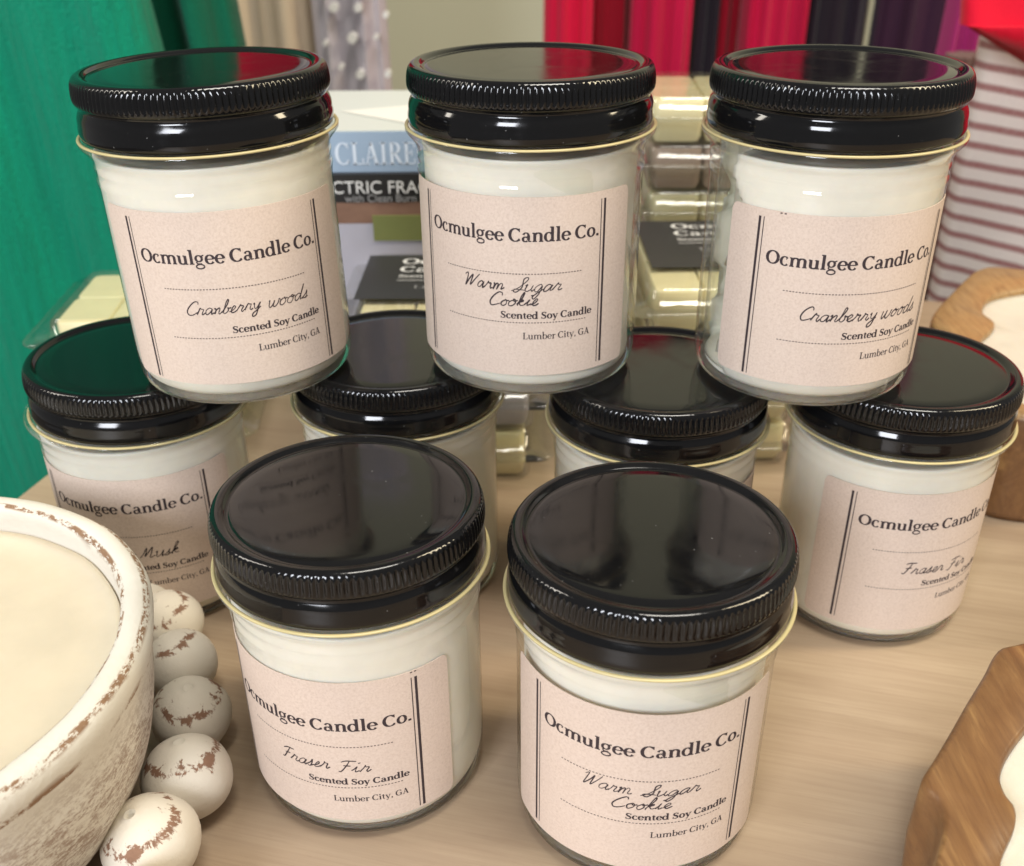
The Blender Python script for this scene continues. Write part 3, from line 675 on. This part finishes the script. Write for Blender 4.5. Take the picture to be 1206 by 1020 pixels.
# ------------------------------------------------------------------ wax melt packs
def font_mesh(txt, size, name, mat, extr=.0001):
    c = bpy.data.curves.new(name, 'FONT'); c.body = txt; c.size = size; c.extrude = extr
    o = bpy.data.objects.new(name, c); COL.objects.link(o)
    dg = bpy.context.evaluated_depsgraph_get(); me = bpy.data.meshes.new_from_object(o.evaluated_get(dg))
    bpy.data.objects.remove(o); bpy.data.curves.remove(c)
    me.materials.clear(); me.materials.append(mat); me.name = name; return me
def rrect(w, d, r, k=5):
    P = []
    for cx, cy, a0 in ((w / 2 - r, -d / 2 + r, -90), (w / 2 - r, d / 2 - r, 0), (-w / 2 + r, d / 2 - r, 90), (-w / 2 + r, -d / 2 + r, 180)):
        for i in range(k + 1):
            a = math.radians(a0 + 90 * i / k); P.append((cx + r * math.cos(a), cy + r * math.sin(a)))
    return P
def pack_meshes(w, d, h):
    """clear clamshell: tapered tray, flat flange, raised lid; six wax cubes inside"""
    mb = MB()
    def ring(k, z, r=.006, grow=0): return [(x, y, z) for x, y in rrect(w - k + grow, d - k + grow, r)]
    lv = [ring(.012, .0006), ring(.009, .0016), ring(.006, h * .60), ring(0, h * .60, .008, .012), ring(0, h * .60 + .0006, .008, .013), ring(0, h * .66, .008, .013), ring(0, h * .66 + .0006, .008, .012), ring(.006, h * .68), ring(.008, h - .0016), ring(.011, h - .0002, .005)]
    mb.grid(lv, True); mb.cap(lv[0], 0, True); mb.cap(lv[-1])
    sh = mb.mesh('clamshell', [MAT['clear']], True)
    mb = MB(); cw, cd = (w - .0125) / 3, (d - .0125) / 2
    for i in range(3):
        for j in range(2):
            cx, cy = (i - 1) * cw, (j - .5) * cd
            q = []
            for k, z in ((.0030, .0014), (.0008, .0040), (.0, h * .55), (.0002, h * .88), (.0012, h * .905)):
                q.append([(x + cx, y + cy, z) for x, y in rrect(cw - .0008 - k, cd - .0008 - k, .003, 3)])
            mb.grid(q, True); mb.cap(q[0], 0, True); mb.cap(q[-1])
    return sh, mb
def pack_label(w, d):
    mb = MB(); mb.box(-w / 2, w / 2, -d / 2, d / 2, 0, .0003)
    def put(st, mi): ribbon(st, lambda q: mb.quad([(u, v, .00036) for u, v in q], mi))
    L = -w / 2 + .0165
    put(shift(text_strokes('Ocmulgee', .0105, 1.1)[0], L, d / 2 - .0125), 1)
    put(shift(text_strokes('Candle Co.', .0105, 1.1)[0], L, d / 2 - .0235), 1)
    put(shift(text_strokes('Scented Soy', .0050, 1.1)[0], L, d / 2 - .0310), 1)
    mb.quad([(L, d / 2 - .0350, .00036), (w / 2 - .004, d / 2 - .0350, .00036), (w / 2 - .004, d / 2 - .0345, .00036), (L, d / 2 - .0345, .00036)], 1)
    put(shift(text_strokes('Lumber City, GA', .0062, .7)[0], L + .008, d / 2 - .0455), 2)
    return mb.mesh('pack_label', [MAT['blackpaper'], MAT['whiteink'], MAT['greyink']], False)
ORD = {1: 'lowest', 2: 'second from bottom', 3: 'third from bottom', 4: 'fourth from bottom', 5: 'fifth from bottom', 6: 'topmost'}
def stack(x, y, w, d, h, n, rot, where, mats, label_on_top, jitter=.0012):
    sh, cub = pack_meshes(w, d, h); cms = {}
    for i in range(n):
        top = 'topmost' if i == n - 1 else ORD[i + 1]
        t = thing('wax_melt_pack', (x + random.uniform(-jitter, jitter), y + random.uniform(-jitter, jitter), i * h), '%s wax melt pack, %s in the stack %s' % (mats[i % len(mats)][1], top, where), 'wax melts', 'stacked wax melt packs', (0, 0, rot + random.uniform(-.02, .02)))
        mk = mats[i % len(mats)][0]
        if mk not in cms: cms[mk] = cub.mesh('wax_cubes_' + mk, [MAT[mk]], True)
        link('clamshell', sh, t); link('wax', cms[mk], t)
        if label_on_top and i == n - 1:
            lw, ld, lx, ly = label_on_top
            link('label', pack_label(lw, ld), t, loc=(lx, ly, h + .0002))
Y_ = ('melt', 'pale yellow')
# left of the jars, behind the Musk jar
stack(-.1675, .4690, .083, .075, .0228, 3, math.radians(3), 'beside the green garment', [Y_], None)
# between the left and middle upper jars
stack(-.0295, .4545, .084, .098, .0253, 3, math.radians(0), 'left of middle jar', [Y_, ('melt_lilac', 'pale lilac'), ('melt', 'pale yellow')], (.070, .058, -.004, .0105))
# between the middle and right upper jars
stack(.0925, .4665, .077, .096, .0212, 4, math.radians(0), 'right of middle jar', [Y_], (.060, .068, -.0005, .0170))
# taller stack further back
stack(.112, .5750, .090, .080, .0233, 6, math.radians(-2), 'below the crimson garment', [Y_, Y_, Y_, Y_, ('melt_taupe', 'taupe'), Y_], None)

# ------------------------------------------------------------------ fragrance cartons
bx = thing('fragrance_carton', (-.045, .5450, 0), 'black carton with white capitals and a brown picture, under the light blue carton', 'carton')
mb = MB(); mb.box(-.075, .070, -.037, .037, 0, .112); o = link('carton', mb.mesh('black_carton', [MAT['black']], False), bx); bevel(o, .0008, 2)
mb = MB(); mb.box(-.073, .068, -.0376, -.0372, .0885, .0985); link('picture', mb.mesh('carton_picture', [MAT['photo']], False), bx)
mb = MB(); mb.box(-.073, .068, -.0376, -.0372, .050, .0884); mb.box(-.0215, .020, -.0382, -.0377, .0800, .0925, 1)
link('lower_panel', mb.mesh('carton_lower_panel', [MAT['melt_lilac'], MAT['melt_green']], False), bx)
link('lettering', font_mesh('ELECTRIC FRAGRANCE', .0084, 'carton_lettering', MAT['whiteink']), bx, loc=(-.0525, -.0374, .1030), rot=(PI / 2, 0, 0))
link('fine_print', font_mesh('with Clean Burn', .0052, 'carton_fine_print', MAT['greyink']), bx, loc=(-.034, -.0380, .0990), rot=(PI / 2, 0, 0))
bx = thing('blue_carton', (-.045, .5510, .1122), 'light blue carton lettered CLAIRE with pale patterned top, lying on the black carton', 'carton')
mb = MB(); mb.box(-.078, .068, -.040, .060, 0, .0185); o = link('carton', mb.mesh('blue_carton', [MAT['blue']], False), bx); bevel(o, .0008, 2)
mb = MB(); mb.box(-.077, .067, -.039, .059, .0186, .0189)
mb.quad([(-.040, .004, .0192), (-.005, -.024, .0192), (.050, -.030, .0192), (.064, .004, .0192), (.020, .028, .0192)], 1)
for k in range(40):
    a, b = 2 * PI * k / 40, 2 * PI * (k + 1) / 40
    mb.quad([(.022 + r * math.cos(q), .0 + r * .8 * math.sin(q), .0195) for r, q in ((.017, a), (.0192, a), (.0192, b), (.017, b))], 2)
link('printed_top', mb.mesh('printed_top', [MAT['bluelt'], MAT['white'], MAT['greyink']], False), bx)
mb = MB(); st = fit_text('CLAIRE', -.0375, .0010, .0035, .0150, bold=.72)
ribbon(st, lambda q: mb.quad([(u, -.0402, v) for u, v in q])); link('lettering', mb.mesh('claire_lettering', [MAT['paleblue']], False), bx)

# ------------------------------------------------------------------ garments on the rack behind
def garment(name, x0, x1, y, mat, lab, z0=-.75, z1=.62, thick=.035, folds=3.0, amp=.010, lean=0.0, hem=None, seed=0, flare=0.0, cat='garment'):
    """a hanging garment: a closed, folded tube of cloth with its own thickness"""
    rnd = random.Random(seed); ph = [rnd.uniform(0, 6.28) for _ in range(6)]; n = 72; rows = []
    cx, hw = (x0 + x1) / 2, (x1 - x0) / 2; nz = 28
    for i in range(nz + 1):
        v = i / nz; row = []
        for j in range(n):
            a = 2 * PI * j / n; c, s = math.cos(a), math.sin(a)
            u = math.copysign(abs(c) ** .75, c); w = math.copysign(abs(s) ** .55, s)
            z = z0 + (z1 - z0) * v
            if hem: z = max(z, hem(u)) if v == 0 else z0 + (z1 - z0) * v + (hem(u)) * (1 - v)
            k = hw * (1 + flare * (1 - v))
            fold = amp * (math.sin(folds * PI * u + ph[0] + 1.1 * v) + .5 * math.sin(folds * 2.3 * PI * u + ph[1] - 2 * v) + .25 * math.sin(folds * 5.1 * PI * u + ph[2] + 3 * v))
            row.append((cx + u * k + lean * (z - .15) + .15 * amp * math.sin(9 * v + ph[3]), y + w * thick + fold * (1 if s < 0 else .6), z))
        rows.append(row)
    mb = MB(); mb.grid(rows, True); mb.cap(rows[0], 0, True); mb.cap(rows[-1])
    me = mb.mesh(name, [MAT[mat]], True)
    o = link(name, me); o.location = (0, 0, 0)
    return tag(o, lab, cat, 'garments hanging behind the table')
garment('hanging_garment', -.62, -.219, .715, 'green', 'bright green crinkled garment hanging at the left edge of the table', folds=3.2, amp=.008, thick=.03, lean=-.10, seed=3)
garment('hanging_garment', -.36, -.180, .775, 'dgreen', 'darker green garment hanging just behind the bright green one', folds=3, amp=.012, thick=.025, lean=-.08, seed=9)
garment('hanging_garment', -.345, -.188, 1.14, 'beige', 'beige satin garment with long folds beside the green garments', folds=3, amp=.012, seed=5, z1=.20)
lil = garment('hanging_garment', -.190, -.118, 1.12, 'lilac', 'lilac garment dotted with white sequins beside the beige one', folds=2, amp=.006, thick=.02, seed=8)
rnd = random.Random(4)
for r_ in range(16):
    for c_ in range(3):
        px = -.172 + c_ * .022 + (r_ % 2) * .010 + rnd.uniform(-.004, .004); pz = -.12 + r_ * .026 + rnd.uniform(-.005, .005)
        rr = rnd.uniform(.0022, .0048); P = [(px + rr * math.cos(2 * PI * k / 10), 1.083, pz + rr * math.sin(2 * PI * k / 10)) for k in range(10)]
        if pz < -.03 or pz > .14: continue
        mb = MB(); Q = [(x, 1.096, z) for x, y, z in P]; mb.grid([Q, P], True); mb.cap(P)
        link('sequin', mb.mesh('sequin', [MAT['sequin']], False), lil)
RACK = [
 (.036, .085, 1.15, 'red', 'bright red garment at the left end of the red row', 2),
 (.074, .128, 1.18, 'dred', 'dark red garment second from the left in the red row', 2),
 (.120, .180, 1.13, 'crim', 'crimson garment hanging above the wax melt packs', 2.5),
 (.182, .214, 1.18, 'dark', 'narrow black garment between the crimson and the dark red garments', 1.5),
 (.206, .240, 1.20, 'dred', 'narrow dark red garment right of the narrow black one', 1.5),
 (.230, .296, 1.14, 'crim', 'folded crimson garment above the right jar lid', 4),
 (.298, .368, 1.18, 'dark', 'wide black garment above the right jar lid', 3),
 (.362, .385, 1.24, 'beige', 'narrow beige garment glimpsed between the black and plum garments', 1),
 (.372, .462, 1.17, 'plum', 'dark plum garment right of the wide black one', 2.5),
]
for k, (a, b, y, m, lab, fo) in enumerate(RACK):
    garment('hanging_garment', a, b, y, m, lab, folds=fo, amp=.006, thick=.022, z1=.42, seed=20 + k)
garment('hanging_garment', .350, .376, .92, 'pink', 'magenta garment corner beside the scarlet one, above the striped garment', z0=.085, z1=.40, folds=1.5, amp=.006, thick=.02, seed=41)
garment('hanging_garment', .335, .368, .86, 'taupe', 'small brown garment fold left of the striped garment', z0=-.3, z1=.108, folds=1.5, amp=.004, thick=.015, seed=43)
st = garment('hanging_garment', .309, .60, .73, 'stripes', 'white garment with thin horizontal red stripes at the right edge', z0=-.55, z1=.155, folds=1.6, amp=.010, thick=.03, seed=52)
garment('hanging_garment', .268, .62, .68, 'scarlet', 'scarlet garment hem hanging over the striped garment in the corner', z0=.153, z1=.205, folds=1.2, amp=.006, thick=.02, seed=61, hem=lambda u: -.095 * (u + 1))
garment('hanging_garment', -.335, -.165, 1.16, 'red', 'bright red garment above the beige one, seen in the left jar lid', z0=.215, z1=.41, folds=1.5, amp=.006, thick=.02, seed=71)
